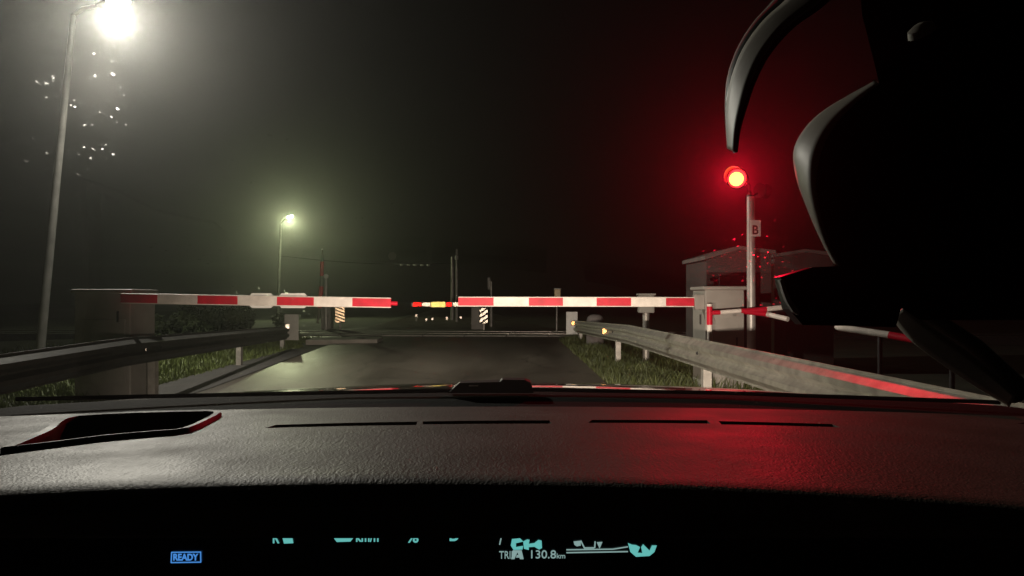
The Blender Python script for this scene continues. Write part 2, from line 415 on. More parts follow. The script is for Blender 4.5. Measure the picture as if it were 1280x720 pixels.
MB().lathe([(.03, -.09), (.09, -.04), (.09, .04), (.03, .09)], at(407.5, 345.5, 27.5), (0, 0, 1), 12).build('knob', sign_white, UP, smooth=True)

# chevron marker boards
def chevron(name, a, b, t0, t1, Y, n, m_, label, slope):
    x0, x1, z1, z0 = gx(a, Y), gx(b, Y), hz(t0, Y), hz(t1, Y)
    t = thing(name, ((x0+x1)/2, Y, 0), label, 'marker board', 'chevron marker boards beyond the track')
    MB().box(((x0+x1)/2, Y+.03, (z0+z1)/2), (x1-x0+.03, .03, z1-z0+.03), None, .006).build('board', sign_black, t)
    MB().box(((x0+x1)/2, Y+.07, z0/2), (.05, .04, z0+.4)).build('post', galv_post, t)
    H = (z1-z0)/n
    for i in range(-1, n+1):
        def ins(x, z, i=i):
            u = (x-x0)/(x1-x0); v = (z-z0)/H - slope*u - i
            return 0 <= u <= 1 and z0 <= z <= z1 and .15 < v < .72
        vs, fs = corner_cubes(ins, x0, x1, z0, z1, Y, .02)
        if fs: mesh_obj('stripe', vs, fs, m_, t)
    return t
chevron('marker_board', 419, 430.5, 383, 403, 26.9, 5, mat('retro cream', (.97, .88, .76), .13, metal=1.0), 'marker board with cream and black slanting stripes, under the left barrier', -1.1)
chevron('marker_board', 600, 609.5, 385, 404, 27.2, 3, retro, 'bright marker board with white slanting stripes beside the distant lowered barrier', 1.0)

# ------------------------------------------------------------------ crossing signal
YS = 9.25
SG = thing('crossing_signal', (gx(939.5, YS), YS, 0), 'crossing signal mast with a lit red light and a small B plate', 'signal')
mx = gx(939.5, YS)
MB().tube([(mx, YS, -.1), (mx-.01, YS, hz(246, YS))], [.055, .048], 20).build('mast', pole_grey, SG, smooth=True)
MB().lathe([(.05, 0), (.05, .02), (.01, .05)], (mx-.01, YS, hz(246, YS)), (0, 0, 1), 16).build('mast_cap', dark_metal, SG)
pl = MB().box((gx(942, YS), YS-.075, hz(286, YS)), (.125, .008, .20), None, .002).build('letter_plate', sign_white, SG)
text_obj('letter', 'B', .155, sign_black, (gx(938, YS), YS-.082, hz(293.3, YS)), pl, width=.075, bold=.004)
hd = Vector((-.50, -.86, -.06)).normalized()      # the way the lamp faces
hc = at(921, 223, YS)
MB().tube([(mx-.01, YS, hz(243, YS)), (mx-.03, YS+.02, hz(232, YS)), hc-hd*.10], .025, 10).build('bracket', dark_metal, SG, smooth=True)
hb = MB().lathe([(.05, -.20), (.12, -.17), (.135, -.02), (.135, .0), (.118, .0), (.118, -.015)], hc, hd, 28).build('lamp_housing', sign_black, SG, smooth=True)
red_glow = mat('lit red lens', (.8, .02, .01), .2, emit=(1.0, .012, .012), estr=9)
ln_ = MB().lathe([(.112, -.012), (.098, .016), (.07, .028), (.015, .032)], hc, hd, 28).build('lens', red_glow, hb, smooth=True)
MB().lathe([(.088, .02), (.075, .030), (.045, .038), (.012, .041)], hc+Vector((.0, 0, -.006)), hd, 24).build('bright_core', mat('lit bulb core', (.9, .3, .1), .3, emit=(1, .36, .055), estr=7), hb, smooth=True)
# visor: a half tube over the lens
q = Vector((0, 0, 1)).rotation_difference(hd).to_matrix()
side = hd.cross(Vector((0, 0, 1))).normalized(); up = side.cross(hd).normalized()
mb = MB(); ra = []
for k in range(19):
    a = math.radians(-20+220*k/18); dirv = math.cos(a)*side+math.sin(a)*up; ln = .05+.15*max(0, math.sin(a))**.7
    ra.append([mb.bm.verts.new(hc+dirv*.13+hd*.0), mb.bm.verts.new(hc+dirv*.14+hd*ln), mb.bm.verts.new(hc+dirv*.133+hd*ln), mb.bm.verts.new(hc+dirv*.123)])
for i in range(18):
    for k in range(4): mb.bm.faces.new((ra[i][k], ra[i+1][k], ra[i+1][(k+1) % 4], ra[i][(k+1) % 4]))
mb.build('visor', sign_black, hb, smooth=True)
# the unlit second head looking away to the right
h2 = at(956, 239, YS+.1); d2 = Vector((.7, .6, 0)).normalized()
hb2 = MB().lathe([(.04, -.14), (.09, -.12), (.10, 0), (.085, .0)], h2, d2, 24).build('lamp_housing', sign_black, SG, smooth=True)
MB().tube([(mx, YS, hz(245, YS)), h2-d2*.05], .018, 8).build('bracket', dark_metal, SG, smooth=True)
ld = bpy.data.lights.new('signal_light', 'SPOT'); ld.energy = P_RED; ld.color = (1, .004, .03); ld.shadow_soft_size = .1; ld.spot_size = math.radians(84); ld.spot_blend = .9
lo = bpy.data.objects.new('signal_light', ld); C.objects.link(lo); lo.location = hc+hd*.10; lo.rotation_euler = Vector((-.26, -.96, -.08)).to_track_quat('-Z', 'Y').to_euler()
lo.parent = SG; lo.matrix_parent_inverse = Matrix.Translation(-SG.location)

# ------------------------------------------------------------------ relay huts and boxes on the right
def hut(name, x0, x1, y0, y1, zl, zr, label, ridge):
    t = thing(name, ((x0+x1)/2, (y0+y1)/2, 0), label, 'relay hut')
    b = MB().prism([(x0, -.1), (x1, -.1), (x1, zr), (ridge, zr+.06), (x0, zl)], y1-y0, 'y', y0).build('wall', hut_grey, t)
    MB().prism([(x0-.05, zl+.0), (ridge, zr+.062), (x1+.05, zr-.01), (x1+.05, zr+.05), (ridge, zr+.12), (x0-.05, zl+.06)], y1-y0+.16, 'y', y0-.08).build('roof', hut_roof, t)
    d = MB().box(((x0+x1)/2, y0-.012, .82), ((x1-x0)*.62, .024, 1.5), None, .006).build('door', cab_grey if False else hut_grey, t)
    MB().box(((x0+x1)/2+(x1-x0)*.22, y0-.035, .85), (.03, .03, .12), None, .004).build('handle', dark_metal, d)
    for k in range(5): MB().box(((x0+x1)/2, y0-.03, 1.2+k*.05), ((x1-x0)*.3, .014, .018)).build('louvre_slat', dark_metal, d)
    return t
hut('relay_hut', gx(883, 12.0), gx(964, 12.0), 12.0, 13.4, hz(325, 12), hz(317, 12), 'grey relay hut with low roof behind the signal mast', gx(922, 12))
hut('relay_hut', gx(968, 13.2), gx(1042, 13.2), 13.2, 14.6, hz(322, 13.2), hz(320, 13.2), 'dim relay hut right of the signal mast, partly behind the phone holder', gx(1005, 13.2))
CB = thing('equipment_box', (gx(807.5, 13.5), 13.5, 0), 'pale box on a short post behind the right barrier and guardrail', 'equipment box')
MB().box((gx(807.5, 13.5), 13.5, (hz(369, 13.5)+hz(391, 13.5))/2), (gx(817, 13.5)-gx(798.5, 13.5), .22, hz(369, 13.5)-hz(391, 13.5)), None, .012).build('box', cab_grey, CB)
MB().box((gx(807.5, 13.5), 13.5, hz(368, 13.5)), (.31, .27, .03), None, .006).build('lid', cab_grey, CB)
MB().tube([(gx(807.5, 13.5), 13.5, -.1), at(807.5, 391, 13.5)], .062, 14).build('post', galv_post, CB, smooth=True)
SB = thing('post_sign', (gx(696.5, 25), 25, 0), 'thin post with a small yellowish box on top, seen above the right barrier', 'post')
MB().tube([(gx(695.6, 25), 25, -.1), at(696.3, 371, 25)], .028, 10).build('post', pole_grey, SB, smooth=True)
bx_ = MB().box((gx(696.7, 25), 25, (hz(361.5, 25)+hz(372, 25))/2), (.21, .16, .28), None, .02).build('box', mat('cream enamel', (.8, .62, .34), .4, var=.1), SB)
MB().box((gx(696.7, 25), 25, hz(361.2, 25)), (.23, .18, .02)).build('lid', sign_white, SB)
# low concrete ring (manhole) showing over the guardrail
MH = MB(); MH.lathe([(.21, -.1), (.21, hz(401, 17.6)), (.18, hz(396, 17.6)), (.11, hz(393.6, 17.6)), (.02, hz(393, 17.6))], (gx(744, 17.6), 17.6, 0), (0, 0, 1), 24)
tag(MH.build('concrete_bollard', mat('old concrete', (.18, .16, .15), .9, var=.25, vscale=6), smooth=True), 'short round-topped concrete bollard showing above the right guardrail near its end', 'bollard')
# red and white bar on the right, nearer
RB = thing('striped_bar', (gx(1060, 8.0), 8.0, 0), 'slanting red and white bar at the far right, below the phone holder', 'barrier bar')
bb = striped('bar', RB, [at(1049, 409.5, 8.1), at(1112, 419, 7.7), at(1142, 424.5, 7.5), at(1205, 434.5, 7.1)], .038, [1, 0, 1])
MB().lathe([(.036, 0), (.026, .03), (.008, .05)], at(1049, 409.5, 8.1), (at(1049, 409.5, 8.1)-at(1112, 419, 7.7)), 14).build('end_cap', white_paint, RB, smooth=True)
for f_, yy in ((1100, 7.78), (1190, 7.2)):
    pz = at(f_, 417+(f_-1100)*.165, yy); MB().tube([(pz.x, yy, -.1), (pz.x, yy, pz.z-.03)], .025, 10).build('post', dark_metal, RB, smooth=True)

# ------------------------------------------------------------------ far poles, wires, reflector posts
def pole(name, px, Y, ptop, r, label, blade=None, knob=True):
    t = thing(name, (gx(px, Y), Y, 0), label, 'pole')
    MB().tube([(gx(px, Y), Y, -.2), at(px, ptop, Y)], [r*1.15, r*.8], 10).build('shaft', pole_grey, t, smooth=True)
    if knob: MB().lathe([(r*.7, -.12), (r*1.5, -.08), (r*1.5, .08), (r*.7, .12)], at(px, ptop-1, Y), (0, 0, 1), 10).build('cap', sign_white, t, smooth=True)
    if blade:
        a, b, c, d = blade
        MB().box(((gx(a, Y)+gx(b, Y))/2, Y-.06, (hz(c, Y)+hz(d, Y))/2), (gx(b, Y)-gx(a, Y), .03, hz(c, Y)-hz(d, Y)), None, .01).build('blade', cab_grey, t)
    return t
p1 = pole('utility_pole', 565.5, 40, 321, .09, 'left and thicker of the twin thin poles above the distant barrier', knob=False)
p2 = pole('utility_pole', 571, 37, 323, .06, 'right of the twin thin poles, with a pale top fitting', blade=(569.7, 572.3, 311.5, 319))
p3 = pole('sign_pole', 614, 31, 352, .05, 'slim white pole with a narrow blade beside the striped marker board', blade=(609.5, 613, 347, 362), knob=False)
WR = thing('overhead_cable', tuple(at(500, 328, 41)), 'thin overhead cable with small insulators and a disc, left of the twin poles', 'cable')
MB().tube([at(352+214*i/12, 320+9*i/12+6*math.sin(math.pi*i/12)*.8, 41-1*i/12) for i in range(13)], .014, 6).build('wire', dark_metal, WR)
MB().tube([at(500-4, 329, 40.9), at(540, 330.5, 40.9)], .012, 6).build('wire', dark_metal, WR)
for p in (502, 510.5, 519, 527.5, 535.5):
    MB().lathe([(.02, -.09), (.07, -.04), (.03, 0), (.07, .04), (.02, .08)], at(p, 331+(p-502)*.02, 40.8), (1, 0, 0), 10).build('insulator', sign_white, WR, smooth=True)
MB().lathe([(.22, 0), (.22, .03), (.19, .04)], at(490.5, 320, 40.8), (0, -1, 0), 20).build('disc', cab_grey, WR)
for i, (p, y0, lab) in enumerate(((520.5, 394.5, 'leftmost and tallest short reflector post beyond the track under the distant barrier'), (533, 400, 'second short reflector post from the left beyond the track'),
        (540.5, 399, 'third short reflector post from the left beyond the track'), (558.5, 397.5, 'fourth short reflector post from the left beyond the track'), (576, 397, 'rightmost short reflector post beyond the track, nearest the striped marker board'))):
    Y = 38+i*.8
    t = thing('reflector_post', (gx(p, Y), Y, 0), lab, 'post', 'short reflector posts beyond the track')
    zt = hz(y0-2, Y)
    MB().box((gx(p, Y), Y, zt/2-.05), (.07, .05, zt+.1), None, .01).build('stem', sign_white if i in (0,) else dark_metal, t)
    vs, fs = corner_cubes(lambda x, z: abs(x-gx(p, Y)) < .055 and abs(z-hz(y0, Y)) < .06, gx(p, Y)-.06, gx(p, Y)+.06, hz(y0, Y)-.07, hz(y0, Y)+.07, Y-.05, .02)
    mesh_obj('reflector', vs, fs, retro, t)

# ------------------------------------------------------------------ street lamps
def street_lamp(base, top, head, P, col, label, r, estr, aim):
    base, top, head = Vector(base), Vector(top), Vector(head)
    t = thing('street_lamp', base, label, 'street lamp', 'street lamps left of the road')
    MB().tube([base-Vector((0, 0, .2)), base.lerp(top, .5), top], [r*1.2, r, r*.75], 16).build('pole', mat('dimmed lamp pole', (.16, .155, .14), .6, var=.3, vscale=4), t, smooth=True)  # pole colour darkened in place of weaker lamplight on it
    a = (head-top); hdir = Vector((a.x, a.y, 0)).normalized()
    MB().tube([top-Vector((0, 0, .02)), top+Vector((0, 0, .06))+a*.25, head-hdir*.1+Vector((0, 0, .05))], r*.55, 12).build('arm', pole_grey, t, smooth=True)
    sd = Vector((-hdir.y, hdir.x, 0)); R = Matrix((hdir, sd, Vector((0, 0, 1)))).transposed()
    R = R @ Matrix.Rotation(math.radians(-12), 3, 'Y')
    h = MB().box(head+R @ Vector((.12, 0, .065)), (.62, .26, .07), R, .03).build('head', dark_metal, t, smooth=True)
    e = mat('lamp lens '+label[:12], (.9, .9, .9), .3, emit=col, estr=estr)
    mb = MB(); prof = [(.13, .03), (.12, -.03), (.08, -.07), (.02, -.085)]
    mb.lathe(prof, (0, 0, 0), (0, 0, 1), 20)
    bmesh.ops.transform(mb.bm, matrix=Matrix.Translation(head+R @ Vector((.16, 0, .0))) @ R.to_4x4() @ Matrix.Diagonal((1.7, .9, 1, 1)), verts=mb.bm.verts[:])
    mb.build('lens', e, h, smooth=True)
    l = bpy.data.lights.new('lamp_light', 'SPOT'); l.energy = P; l.color = col; l.shadow_soft_size = .08; l.spot_size = math.radians(165); l.spot_blend = .9
    lo = bpy.data.objects.new('lamp_light', l); C.objects.link(lo); lo.location = head+Vector((.12*hdir.x, .12*hdir.y, -.19)); lo.rotation_euler = Vector(aim).to_track_quat('-Z', 'Y').to_euler(); lo.parent = t; lo.matrix_parent_inverse = Matrix.Translation(-t.location)
    return t
street_lamp((gx(46, 12), 12, 0), at(92, 18, 12), at(138, 8, 11.8), P_NEAR, (1, .92, .81), 'tall street lamp at the top left, glaring white on a leaning pole', .060, 60, (.5, -.38, -.78))
street_lamp((gx(347, 44), 44, 0), at(351, 280, 44), at(360, 272, 43.7), P_FAR, (.95, 1, .58), 'distant greenish yellow street lamp beyond the crossing on the left', .08, 90, (.35, -.6, -.7))

# ------------------------------------------------------------------ shrubs on the left
leaf = mat('shrub leaves', (.030, .040, .016), .85, spec=.15, var=.4, vscale=4)
bark = mat('bark', (.06, .045, .03), .9, var=.3, vscale=20)
def shrub(x, y, w_, h_, n, label, ls=.045):
    t = thing('shrub', (x, y, 0), label, 'shrub', 'dark shrubs behind the left guardrail')
    cl = [(Vector((random.gauss(0, .33)*w_, random.gauss(0, .3)*w_*.7, random.uniform(.25, .85)*h_)), random.uniform(.18, .38)*h_) for _ in range(16)]
    vs, fs = [], []
    for i in range(n):
        c, r = random.choice(cl)
        d = Vector((random.gauss(0, 1), random.gauss(0, 1), random.gauss(0, 1))).normalized()*r*random.random()**.35
        p = c+d
        if p.z < .03: p.z = random.uniform(.03, .3)
        p += Vector((x, y, 0))
        u = Vector((random.gauss(0, 1), random.gauss(0, 1), random.gauss(0, 1))).normalized(); v = u.orthogonal().normalized(); s = ls*random.uniform(.6, 1.4)
        k = len(vs); vs += [p-u*s, p+v*s*.45, p+u*s, p-v*s*.45]; fs.append((k, k+1, k+2, k+3))
    mesh_obj('foliage', vs, fs, leaf, t)
    for k in range(5):
        c, r = random.choice(cl); b = Vector((x+random.uniform(-.15, .15), y+random.uniform(-.1, .1), -.1))
        MB().tube([b, b.lerp(c+Vector((x, y, 0)), .5)+Vector((.05, 0, .05)), c+Vector((x, y, 0))], [.025, .018, .008], 6).build('stem', bark, t)
shrub(-7.1, 15.0, 1.1, .85, 5200, 'low dark shrub below the left barrier, next to its cabinet')
shrub(-7.7, 18.4, 1.3, .95, 5200, 'low dark shrub below the left barrier, between the two other shrubs')
shrub(-8.3, 22.0, 1.6, 1.0, 5200, 'dark shrub behind the end of the left guardrail, farthest of the three')

# ------------------------------------------------------------------ the car we sit in
car = thing('car', (0, 1.2, 0), 'dark car seen from inside: lit dashboard, windscreen, bonnet edge and instrument display', 'car')
def dash_mat():
    m = mat('dashboard vinyl', (.062, .049, .033), .5, spec=.62)
    n = m.node_tree; p = n.nodes['Principled BSDF']; L = n.links.new
    tc = n.nodes.new('ShaderNodeTexCoord')
    wv = n.nodes.new('ShaderNodeTexNoise'); wv.inputs['Scale'].default_value = 75; wv.inputs['Detail'].default_value = 2; wv.inputs['Distortion'].default_value = 1.6
    mp = n.nodes.new('ShaderNodeMapping'); mp.inputs['Scale'].default_value = (2.1, .75, 1)
    gr = n.nodes.new('ShaderNodeTexVoronoi'); gr.inputs['Scale'].default_value = 420
    ad = n.nodes.new('ShaderNodeMath'); ad.operation = 'MULTIPLY_ADD'; ad.inputs[1].default_value = .35
    bp = n.nodes.new('ShaderNodeBump'); bp.inputs['Strength'].default_value = .36; bp.inputs['Distance'].default_value = .0022
    dn = n.nodes.new('ShaderNodeTexNoise'); dn.inputs['Scale'].default_value = 9; dn.inputs['Detail'].default_value = 9
    mr = n.nodes.new('ShaderNodeMapRange'); mr.inputs['From Min'].default_value = .35; mr.inputs['From Max'].default_value = .7; mr.inputs['To Min'].default_value = .54; mr.inputs['To Max'].default_value = .68
    L(tc.outputs['Object'], mp.inputs[0]); L(mp.outputs[0], wv.inputs['Vector']); L(tc.outputs['Object'], gr.inputs['Vector'])
    L(gr.outputs['Distance'], ad.inputs[0]); L(wv.outputs['Fac'], ad.inputs[2]); L(ad.outputs[0], bp.inputs['Height']); L(bp.outputs[0], p.inputs['Normal'])
    L(tc.outputs['Object'], dn.inputs['Vector']); L(dn.outputs['Fac'], mr.inputs[0]); L(mr.outputs[0], p.inputs['Roughness'])
    return m
vinyl = dash_mat()
black_pl = mat('black plastic', (.012, .012, .013), .5, bump=.1, bscale=300)
cowl_pl = mat('cowl plastic', (.005, .005, .005), .85, spec=.06, bump=.2, bscale=120)
def lip_z(x): return 1.0545-.021*((x+.10)/.5)**2 if x > -.10 else 1.0545-.040*((x+.10)/.65)**2
def top_z(x, y):
    f = min(1, max(0, (y-.60)/.55))
    zr = 1.0315-.012*(abs(x)/.7)**2
    return lip_z(max(-.75, min(.75, x)))*(1-f)+zr*f+.004*math.sin(math.pi*f)
prof_y = [.575, .583, .598, .62, .66, .72, .79, .86, .93, 1.0, 1.07, 1.15]
mb = MB(); NX = 48; rows = []
for i in range(NX+1):
    x = -.80+1.6*i/NX
    col = []
    zl = lip_z(max(-.75, min(.75, x)))
    col.append(mb.bm.verts.new((x, .86, .80)))
    col.append(mb.bm.verts.new((x, .86, .992)))         # deep recess for the display under the lip
    col.append(mb.bm.verts.new((x, .615, 1.0075)))
    col.append(mb.bm.verts.new((x, .592, 1.0085)))
    col.append(mb.bm.verts.new((x, .582, 1.014)))
    for y in prof_y:
        dz = 0
        if y < .60: dz = -.010*((.60-y)/.025)**2
        if y == .575: dz = -.016
        col.append(mb.bm.verts.new((x, y, top_z(x, max(y, .6))+dz)))
    col.append(mb.bm.verts.new((x, 1.15, .80))); col.append(mb.bm.verts.new((x, .95, .79)))
    rows.append(col)
nc = len(rows[0])
for i in range(NX):
    for k in range(nc): mb.bm.faces.new((rows[i][k], rows[i+1][k], rows[i+1][(k+1) % nc], rows[i][(k+1) % nc]))
mb.bm.faces.new(rows[0]); mb.bm.faces.new(rows[-1][::-1])
dash = mb.build('dashboard', vinyl, car, smooth=True)
def dp(px, py):
    "the point of the dashboard top seen at this bearing"
    Y = .8
    for _ in range(30):
        x = gx(px, Y); Y = (EYE-top_z(x, Y))*F/(py-HOR)
    return gx(px, Y), Y
tray = [dp(*p) for p in ((14, 565), (40, 554), (62, 544), (70, 539), (76, 532.5), (84, 527.5), (98, 524.5), (130, 522.3), (175, 520.5), (225, 519.2), (258, 518.5), (266, 519), (267.5, 521), (262, 525), (252, 530), (240, 536), (228, 540.6), (215, 542.4), (195, 543.8), (130, 549.5), (60, 558.5))]
cut = MB(); cut.prism(tray, .3, 'z', .985)
cuts = [cut]
def slot(pts, name):
    c = MB(); c.prism([dp(*p) for p in pts], .3, 'z', .985); cuts.append(c)
slot(((330, 535), (520, 531.2), (522, 527), (345, 531)), 'a')
slot(((528, 530.5), (689, 529.5), (687, 525.3), (529, 526.6)), 'b')
slot(((735, 528.5), (888, 529.5), (884, 525.3), (740, 524.8)), 'c')
slot(((902, 530.5), (1050, 534), (1040, 530), (898, 526.3)), 'd')
co = []
for c in cuts:
    k = c.build('cutter', None); co.append(k)
    md = dash.modifiers.new('cut', 'BOOLEAN'); md.operation = 'DIFFERENCE'; md.solver = 'EXACT'; md.object = k
bpy.context.view_layer.update()
dg = bpy.context.evaluated_depsgraph_get()
nm = bpy.data.meshes.new_from_object(dash.evaluated_get(dg))
dash.modifiers.clear(); dash.data = nm; nm.set_sharp_from_angle(angle=math.radians(40))
for k in co: bpy.data.objects.remove(k)
nm.materials.clear(); nm.materials.append(vinyl)
for p in nm.polygons: p.material_index = 0
# slot floors and fins
def inset_floor(name, pts, z, m):
    vs = [(*dp(*p), z) for p in pts]; return mesh_obj(name, vs, [tuple(range(len(vs)))], m, dash)
for pts in (((330, 535), (520, 531.2), (522, 527), (345, 531)), ((528, 530.5), (689, 529.5), (687, 525.3), (529, 526.6)), ((735, 528.5), (888, 529.5), (884, 525.3), (740, 524.8)), ((902, 530.5), (1050, 534), (1040, 530), (898, 526.3))):
    inset_floor('defroster_vent', pts, .990, black_pl)
mesh_obj('tray_floor', [(x, y, .990) for x, y in tray], [tuple(range(len(tray)))], black_pl, dash)
# raised rim round the tray
mb = MB(); n_ = len(tray); cx = sum(p[0] for p in tray)/n_; cy = sum(p[1] for p in tray)/n_
ring = []
for i, (x, y) in enumerate(tray):
    a = Vector(tray[i-1]); b = Vector(tray[(i+1) % n_]); t_ = (b-a).normalized(); nr = Vector((t_.y, -t_.x))
    if nr.dot(Vector((x-cx, y-cy))) < 0: nr = -nr
    wd = .026 if x > cx+.12 else .010
    z = top_z(x, y)
    ring.append([mb.bm.verts.new((x, y, z-.02)), mb.bm.verts.new((x, y, z+.0055)), mb.bm.verts.new((x+nr.x*wd*.85, y+nr.y*wd*.85, z+.0065)), mb.bm.verts.new((x+nr.x*wd, y+nr.y*wd, z+.0045)), mb.bm.verts.new((x+nr.x*wd*1.02, y+nr.y*wd*1.02, z-.02))])
for i in range(n_):
    for k in range(5): mb.bm.faces.new((ring[i][k], ring[(i+1) % n_][k], ring[(i+1) % n_][(k+1) % 5], ring[i][(k+1) % 5]))
mb.build('tray_rim', vinyl, dash, smooth=True)

# lower fascia hiding the depth under the display, display panel, lettering
YD = .80
MB().box((0, .925, .64), (1.6, .12, .30)).build('lower_fascia', black_pl, car)
disp = MB().box((-.03, YD+.012, .925), (1.0, .02, .16), None, .002).build('instrument_display', mat('display glass', (.004, .005, .006), .25), car)
cy_ = mat('display cyan', (.02, .05, .05), .5, emit=(.16, .62, .58), estr=.75)
gy_ = mat('display grey green', (.02, .03, .03), .5, emit=(.30, .46, .44), estr=.75)
bl_ = mat('display blue', (.02, .04, .08), .5, emit=(.07, .28, .75), estr=.9)
def glyph(name, polys, m, y=YD):
    mb = MB()
    for poly in polys: mb.prism([(gx(a, y), hz(b, y)) for a, b in poly], .0006, 'y', y)
    return mb.build(name, m, disp)
def seg(a, b, wd):
    a = Vector(a); b = Vector(b); t_ = (b-a).normalized(); n_ = Vector((-t_.y, t_.x))*wd/2
    return [tuple(a+n_), tuple(b+n_), tuple(b-n_), tuple(a-n_)]
u = YD/F
def word(s, px, base, h, m, width=None, shear=0.0, bold=0.0):
    return text_obj('lettering', s, h*u/.70, m, (gx(px, YD), YD+.0004, hz(base, YD)), disp, shear=shear, depth=.0004, width=width*u if width else None, bold=bold)
word('READY', 216.5, 700.5, 8, bl_, 31, bold=.0002)
glyph('ready_frame', [seg((214, 690.6), (251, 690.2), 1.2), seg((250.6, 690), (250.8, 703), 1.2), seg((251, 702.8), (213.5, 703.4), 1.2), seg((213.8, 703.4), (214.4, 690.6), 1.2)], bl_)
word('R', 341, 679, 13, cy_, 8, bold=.0002)
glyph('power_bar', [((351, 665), (364, 664.5), (366.5, 679), (355, 679.5))], cy_)
glyph('speed_digit', [((417, 640), (442, 640), (442, 672), (438, 677), (421, 677.5), (417.5, 673))], cy_)
word('km/h', 445, 677, 12, cy_, 28, bold=.0002)
word('%', 509, 678, 14, cy_, 14, bold=.0002)
word('D', 562, 676, 15, cy_, 12, bold=.0003)
word('TRIP', 624, 698.5, 9.5, gy_, 20)
glyph('trip_mark', [((641, 688), (652, 688), (654.5, 699), (650, 699), (646.8, 690.5), (643, 699), (639, 699)), ((645, 697), (649, 697), (648, 694), (646, 694))], gy_)
word('130.8', 664, 698, 10, gy_, 31)
word('km', 696, 698, 6, gy_, 10.5)
glyph('tick', [seg((624.5, 681), (626.5, 672), 1.5)], gy_)
glyph('drive_wheel', [((640, 674), (650, 673), (654, 677), (645, 679), (645, 684), (654, 682.5), (653, 687), (642, 687.5), (638.5, 682))], cy_)
glyph('drive_motor', [((654, 677), (659, 674.5), (662, 675), (661, 680), (668, 679), (673, 675), (677, 676), (677.5, 685), (674, 687), (668, 683.5), (661, 684), (661, 687.5), (655, 686))], cy_)
glyph('road_line', [seg((708, 687.4), (766, 686.6), 1.3), seg((766, 686.6), (785, 683.6), 1.3), seg((708, 691), (785, 689.6), 1.3)], gy_)
glyph('car_outline', [seg((726, 676), (730.5, 685), 1.6), seg((730, 685.2), (743, 685), 1.6), seg((743.4, 685), (744, 677), 1.6), ((717, 677), (726, 676), (726, 682), (721, 683), (718, 681))], gy_)
glyph('arrow', [((746, 678), (753, 677.5), (749.5, 686))], gy_)
glyph('wheel_icon', [((785, 679), (790, 681), (795, 681.5), (800, 684), (797, 691), (803, 691.5), (801.5, 684), (804, 680.5), (812, 688.5), (815, 682), (821, 682), (818, 690), (812, 695), (795, 696), (788, 690))], cy_)

# windscreen
def screen_mat():
    m = bpy.data.materials.new('windscreen glass'); m.use_nodes = True; n = m.node_tree; n.nodes.clear(); L = n.links.new
    out = n.nodes.new('ShaderNodeOutputMaterial')
    tr = n.nodes.new('ShaderNodeBsdfTransparent'); tr.inputs[0].default_value = (.93, .96, .94, 1)
    gl = n.nodes.new('ShaderNodeBsdfGlossy'); gl.inputs['Roughness'].default_value = .015; gl.inputs['Color'].default_value = (1, 1, 1, 1)
    fr = n.nodes.new('ShaderNodeFresnel'); fr.inputs['IOR'].default_value = 1.5
    mu = n.nodes.new('ShaderNodeMath'); mu.operation = 'MULTIPLY'; mu.inputs[1].default_value = 1.2
    m1 = n.nodes.new('ShaderNodeMixShader'); m2 = n.nodes.new('ShaderNodeMixShader')
    tl = n.nodes.new('ShaderNodeBsdfRefraction'); tl.inputs['Color'].default_value = (.9, .9, .88, 1); tl.inputs['Roughness'].default_value = .5; tl.inputs['IOR'].default_value = 1.10
    tc = n.nodes.new('ShaderNodeTexCoord')
    v = n.nodes.new('ShaderNodeTexVoronoi'); v.inputs['Scale'].default_value = 140; v.inputs['Randomness'].default_value = 1
    ns = n.nodes.new('ShaderNodeTexNoise'); ns.inputs['Scale'].default_value = 11; ns.inputs['Detail'].default_value = 5
    vr = n.nodes.new('ShaderNodeMapRange'); vr.inputs['From Min'].default_value = .02; vr.inputs['From Max'].default_value = .22; vr.inputs['To Min'].default_value = 1; vr.inputs['To Max'].default_value = 0
    nr = n.nodes.new('ShaderNodeMapRange'); nr.inputs['From Min'].default_value = .40; nr.inputs['From Max'].default_value = .60
    mm = n.nodes.new('ShaderNodeMath'); mm.operation = 'MULTIPLY'
    sp = n.nodes.new('ShaderNodeSeparateColor'); pw = n.nodes.new('ShaderNodeMath'); pw.operation = 'POWER'; pw.inputs[1].default_value = 5
    L(v.outputs['Color'], sp.inputs[0]); L(sp.outputs[0], pw.inputs[0]); mp2 = n.nodes.new('ShaderNodeMath'); mp2.operation = 'MULTIPLY'
    dn = n.nodes.new('ShaderNodeTexNoise'); dn.inputs['Scale'].default_value = 160; dn.inputs['Detail'].default_value = 3
    dm = n.nodes.new('ShaderNodeMix'); dm.data_type = 'VECTOR'; dm.inputs['Factor'].default_value = .008
    m3 = n.nodes.new('ShaderNodeMath'); m3.operation = 'MULTIPLY_ADD'; m3.inputs[1].default_value = .35; m3.inputs[2].default_value = .0005
    L(tc.outputs['Object'], dn.inputs['Vector']); L(tc.outputs['Object'], dm.inputs[4]); L(dn.outputs['Color'], dm.inputs[5]); L(dm.outputs[1], v.inputs['Vector']); L(tc.outputs['Object'], ns.inputs['Vector'])
    L(v.outputs['Distance'], vr.inputs[0]); L(ns.outputs['Fac'], nr.inputs[0]); L(vr.outputs[0], mm.inputs[0]); L(nr.outputs[0], mm.inputs[1]); L(mm.outputs[0], mp2.inputs[0]); L(pw.outputs[0], mp2.inputs[1]); L(mp2.outputs[0], m3.inputs[0])
    L(fr.outputs[0], mu.inputs[0]); L(mu.outputs[0], m1.inputs[0]); L(tr.outputs[0], m1.inputs[1]); L(gl.outputs[0], m1.inputs[2])
    L(m3.outputs[0], m2.inputs[0]); L(m1.outputs[0], m2.inputs[1]); L(tl.outputs[0], m2.inputs[2]); L(m2.outputs[0], out.inputs[0])
    return m
vs, fs = [], []
NU, NV = 24, 12
